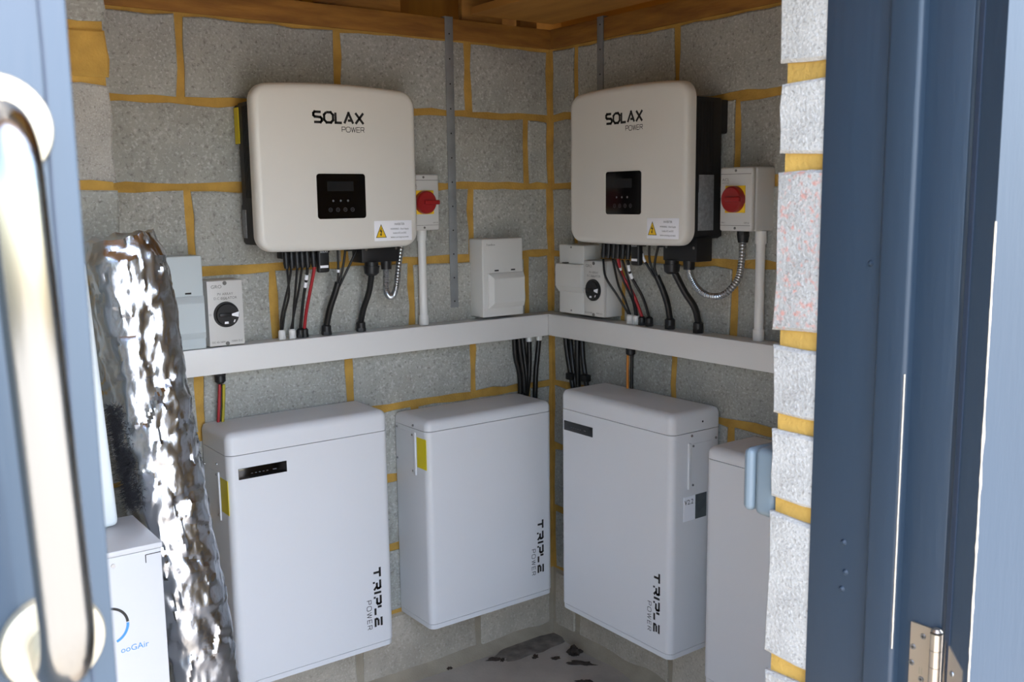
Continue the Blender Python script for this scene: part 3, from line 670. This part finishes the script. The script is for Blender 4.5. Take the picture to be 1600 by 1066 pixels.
for P, lb, r in (([(-.04, -.122, 1.079), (-.04, -.134, 1.013), (-.035, -.158, .90)], 'black cable curving out leftmost under the right-wall trunking', .0085),
              ([(-.03, -.135, 1.079), (-.038, -.157, .991), (-.035, -.174, .90)], 'black cable second from the corner under the right-wall trunking', .0080),
              ([(-.04, -.184, 1.079), (-.04, -.184, .995), (-.035, -.184, .90)], 'black cable hanging straight down under the right-wall trunking', .0090),
              ([(-.03, -.196, 1.079), (-.035, -.207, 1.012), (-.035, -.226, .92)], 'black cable curving right under the right-wall trunking', .0085)):
    cable(P, r, lb, gV)
for a, lb in (((-.045, -.156, .947), 'small black plug at the foot of the leftmost right-wall cable'), ((-.05, -.236, .953), 'small black plug lying behind the right-wall battery top')):
    tag(MB().use('black').box(a[0]-.012, a[0]+.012, a[1]-.016, a[1]+.016, a[2]-.012, a[2]+.012, .005).build('plug'), lb, 'plug')
cable([(-.042, -.428, 1.06), (-.044, -.429, .974), (-.044, -.431, .90)], .0042, 'orange wire under the right-wall trunking gland', 'wires to the right-wall battery', 'orange')
cable([(-.036, -.440, 1.06), (-.036, -.439, .974), (-.036, -.438, .90)], .0052, 'black wire beside the orange wire under the right-wall trunking', 'wires to the right-wall battery')
cable([(-1.190, -.042, 1.045), (-1.195, -.042, .987), (-1.204, -.042, .90)], .0042, 'red wire under the left end of the trunking', 'wires to the left battery', 'redwire')
cable([(-1.180, -.046, 1.045), (-1.184, -.046, .987), (-1.193, -.046, .90)], .0042, 'green and yellow wire under the left end of the trunking', 'wires to the left battery', 'earth')
cable([(-1.184, -.034, 1.045), (-1.187, -.034, .986), (-1.197, -.034, .90)], .0050, 'black wire beside the red wire under the left end of trunking', 'wires to the left battery')

# ------------------------------------------------------------------ foil roll, white unit, board
def foil_roll():
    t = thing('foil_roll', (-1.51, -.50, 0), 0, 'tall crumpled silver foil-faced insulation roll leaning in the left corner', 'insulation roll')
    NA, NZ, Z1 = 120, 190, 1.475; R = .083
    b = bmesh.new(); rg = []
    def axis(z): return Vector((.120 - .155*(z/1.475)**1.05, 0, 0))
    for j in range(NZ+1):
        z = Z1*j/NZ; row = []
        for i in range(NA):
            a = 2*PI*i/NA; ca, sa = math.cos(a), math.sin(a)
            k = 1/((abs(ca)**2.8+abs(sa)**2.8)**(1/2.8)); r = R*k*(1 + .05*noise.noise(Vector((ca*.8, sa*.8, z*2.2))))
            if j > NZ-6: r *= 1-.03*(j-NZ+6)
            p = Vector((ca*r, sa*r, z))
            d = 0
            for sc, am in ((9, .08), (24, .13), (55, .16), (110, .12)):
                q = p*sc; q.z *= .62
                dist, pts = noise.voronoi(q); c0 = pts[0]
                h = noise.cell_vector(c0*3.1+Vector((.3, .7, .1))) - Vector((.5, .5, .5))
                d += am*(q-c0).dot(h)/sc
            fold = abs(noise.noise(Vector((a*.5, z*11, 3)))); d -= .003*max(0, .12-fold)/.12
            d += .003*noise.noise(p*22)
            n_ = Vector((ca, sa, 0)); zz = z + (.012*ca - .006 + .006*noise.noise(Vector((ca*3, sa*3, 9))))*(z/Z1)**8
            row.append(b.verts.new(p + n_*d*1.2 + axis(z) + Vector((0, 0, zz-z))))
        rg.append(row)
    for A_, B_ in zip(rg, rg[1:]):
        for i in range(NA): b.faces.new((A_[i], A_[(i+1) % NA], B_[(i+1) % NA], B_[i]))
    cap = b.verts.new(axis(Z1)+Vector((0, 0, Z1-.03)))
    for i in range(NA): b.faces.new((rg[-1][i], rg[-1][(i+1) % NA], cap))
    b.faces.new(list(reversed(rg[0])))
    mb = MB().use('foil'); mb._add(b); mb.build('foil_facing', t, 28)
    # shaggy dark fibre showing through the open side
    rnd = random.Random(5); fb = MB().use('fibre'); bb = bmesh.new()
    for i in range(2600):
        z = rnd.uniform(.905, 1.12); a = rnd.uniform(math.radians(190), math.radians(222)) + (1.0-z)*.5
        if rnd.random() < (z-.95)*2.2: continue
        ax = axis(z); base = Vector((math.cos(a)*.082, math.sin(a)*.082-.006, z))+ax
        dr = Vector((math.cos(a)+rnd.uniform(-.8, .8), math.sin(a)+rnd.uniform(-.8, .8), rnd.uniform(-1, .9))).normalized()*rnd.uniform(.012, .032)
        sd_ = dr.orthogonal().normalized()*.0011
        v = [bb.verts.new(q) for q in (base-sd_, base+sd_, base+dr)]; bb.faces.new(v)
    fb._add(bb); f = fb.build('fibre_lining', t, 0); f['kind'] = 'stuff'
foil_roll()
bx = thing('ventilation_unit', (-1.86, -.62, 0), 0, 'white metal ventilation unit with blue logo on the floor behind the left door leaf', 'ventilation unit')
XR, YF, HT = .283, -.16, .90
YB = .038
MB().use('box').box(-.30, XR, YF, YB-.002, .012, HT-.012, .004, 2).build('casing', bx)
MB().use('box').box(-.302, XR+.002, YF-.003, YB, HT-.0115, HT, .003, 2).build('lid', bx)
MB().use('screw').cyl((.194, YF, HT-.028), (.194, YF-.002, HT-.028), .004, n=12).build('screw', bx)
MB().use('ink').box(.252, .2535, YF-.0005, YF, HT-.036, HT-.020).box(.2535, .281, YF-.0005, YF, HT-.021, HT-.0195).build('panel_notch', bx)
b = MB()
for m, a0, a1 in (('ink', .05, 1.5), ('cyan', -1.2, .0)):
    b.use(m)
    for i in range(10):
        p0 = a0+(a1-a0)*i/10; p1 = a0+(a1-a0)*(i+1)/10
        b.poly([(.178+r*math.cos(q), YF-.0006, .757+r*math.sin(q)) for r, q in ((.032, p0), (.037, p0), (.037, p1), (.032, p1))])
b.build('logo_ring', bx, 0)
text('ooGAir', .0165, 'cyan', bx, (.196, YF-.0006, .700), xs=1.0)
pb = tag(MB().use('pad').box(-1.72, -1.617, -.645, -.60, .902, 1.43, .012, 3, mx=Matrix.Translation((-1.617, 0, .902)) @ Matrix.Rotation(math.radians(-2.6), 4, 'Y') @ Matrix.Translation((1.617, 0, -.902))).\
    build('padded_board'), 'white padded board standing upright on the ventilation unit, at the door edge', 'board')

# ------------------------------------------------------------------ dirt on the floor
def clump(x, y, sx, sy_, h, label, seed, ang=0):
    rnd = random.Random(seed); b = bmesh.new(); bmesh.ops.create_icosphere(b, subdivisions=3, radius=1)
    for v in b.verts:
        k = 1+.9*noise.noise(v.co*1.8+Vector((seed, 0, 0)))+.3*noise.noise(v.co*5+Vector((seed, 2, 0)))
        v.co = Vector((v.co.x*sx*k, v.co.y*sy_*k, max(v.co.z, -.1)*h*k))
    bmesh.ops.rotate(b, cent=(0, 0, 0), matrix=Matrix.Rotation(ang, 3, 'Z'), verts=b.verts)
    zmin = min(v.co.z for v in b.verts)
    bmesh.ops.translate(b, vec=(x, y, -zmin*.9), verts=b.verts)
    mb = MB().use('dirt'); mb._add(b); tag(mb.build('dirt_clump', None, 60), label, 'debris', 'clumps of dirt on the floor')
clump(-.082, -.215, .022, .018, .022, 'largest dark crumbling clump on the floor near the corner', 1)
clump(-.115, -.285, .038, .008, .010, 'long curved dark clump in the middle of the floor', 2, -.75)
clump(-.158, -.205, .016, .005, .006, 'thin dark scrap above the long curved clump', 3, -.4)
clump(-.205, -.155, .009, .007, .008, 'small round dark clump in the middle of the floor', 4)
clump(-.325, -.085, .022, .006, .008, 'dark elongated clump below the shorter battery', 5, -.5)
clump(-.305, -.105, .008, .006, .006, 'small dark crumb beside the elongated clump', 6)
clump(-.478, -.045, .008, .005, .006, 'leftmost small dark crumb by the wall foot', 7)
clump(-.180, -.395, .030, .009, .008, 'dark reddish-brown scrap at the front edge of the floor', 8, -.85)
rs = []; N = 40
for k, (s, z) in enumerate(((1, .0005), (.9, .003), (.5, .005))):
    rs.append([(-.16+.155*s*math.cos(2*PI*i/N)*(1+.3*noise.noise(Vector((math.cos(2*PI*i/N)*2, math.sin(2*PI*i/N)*2, 1)))), -.085+.055*s*math.sin(2*PI*i/N)*(1+.4*noise.noise(Vector((math.cos(2*PI*i/N)*2, math.sin(2*PI*i/N)*2, 5)))), z) for i in range(N)])
tag(MB().use('damp').rings(rs).build('silt_patch'), 'damp dark silt patch on the floor at the corner', 'debris')
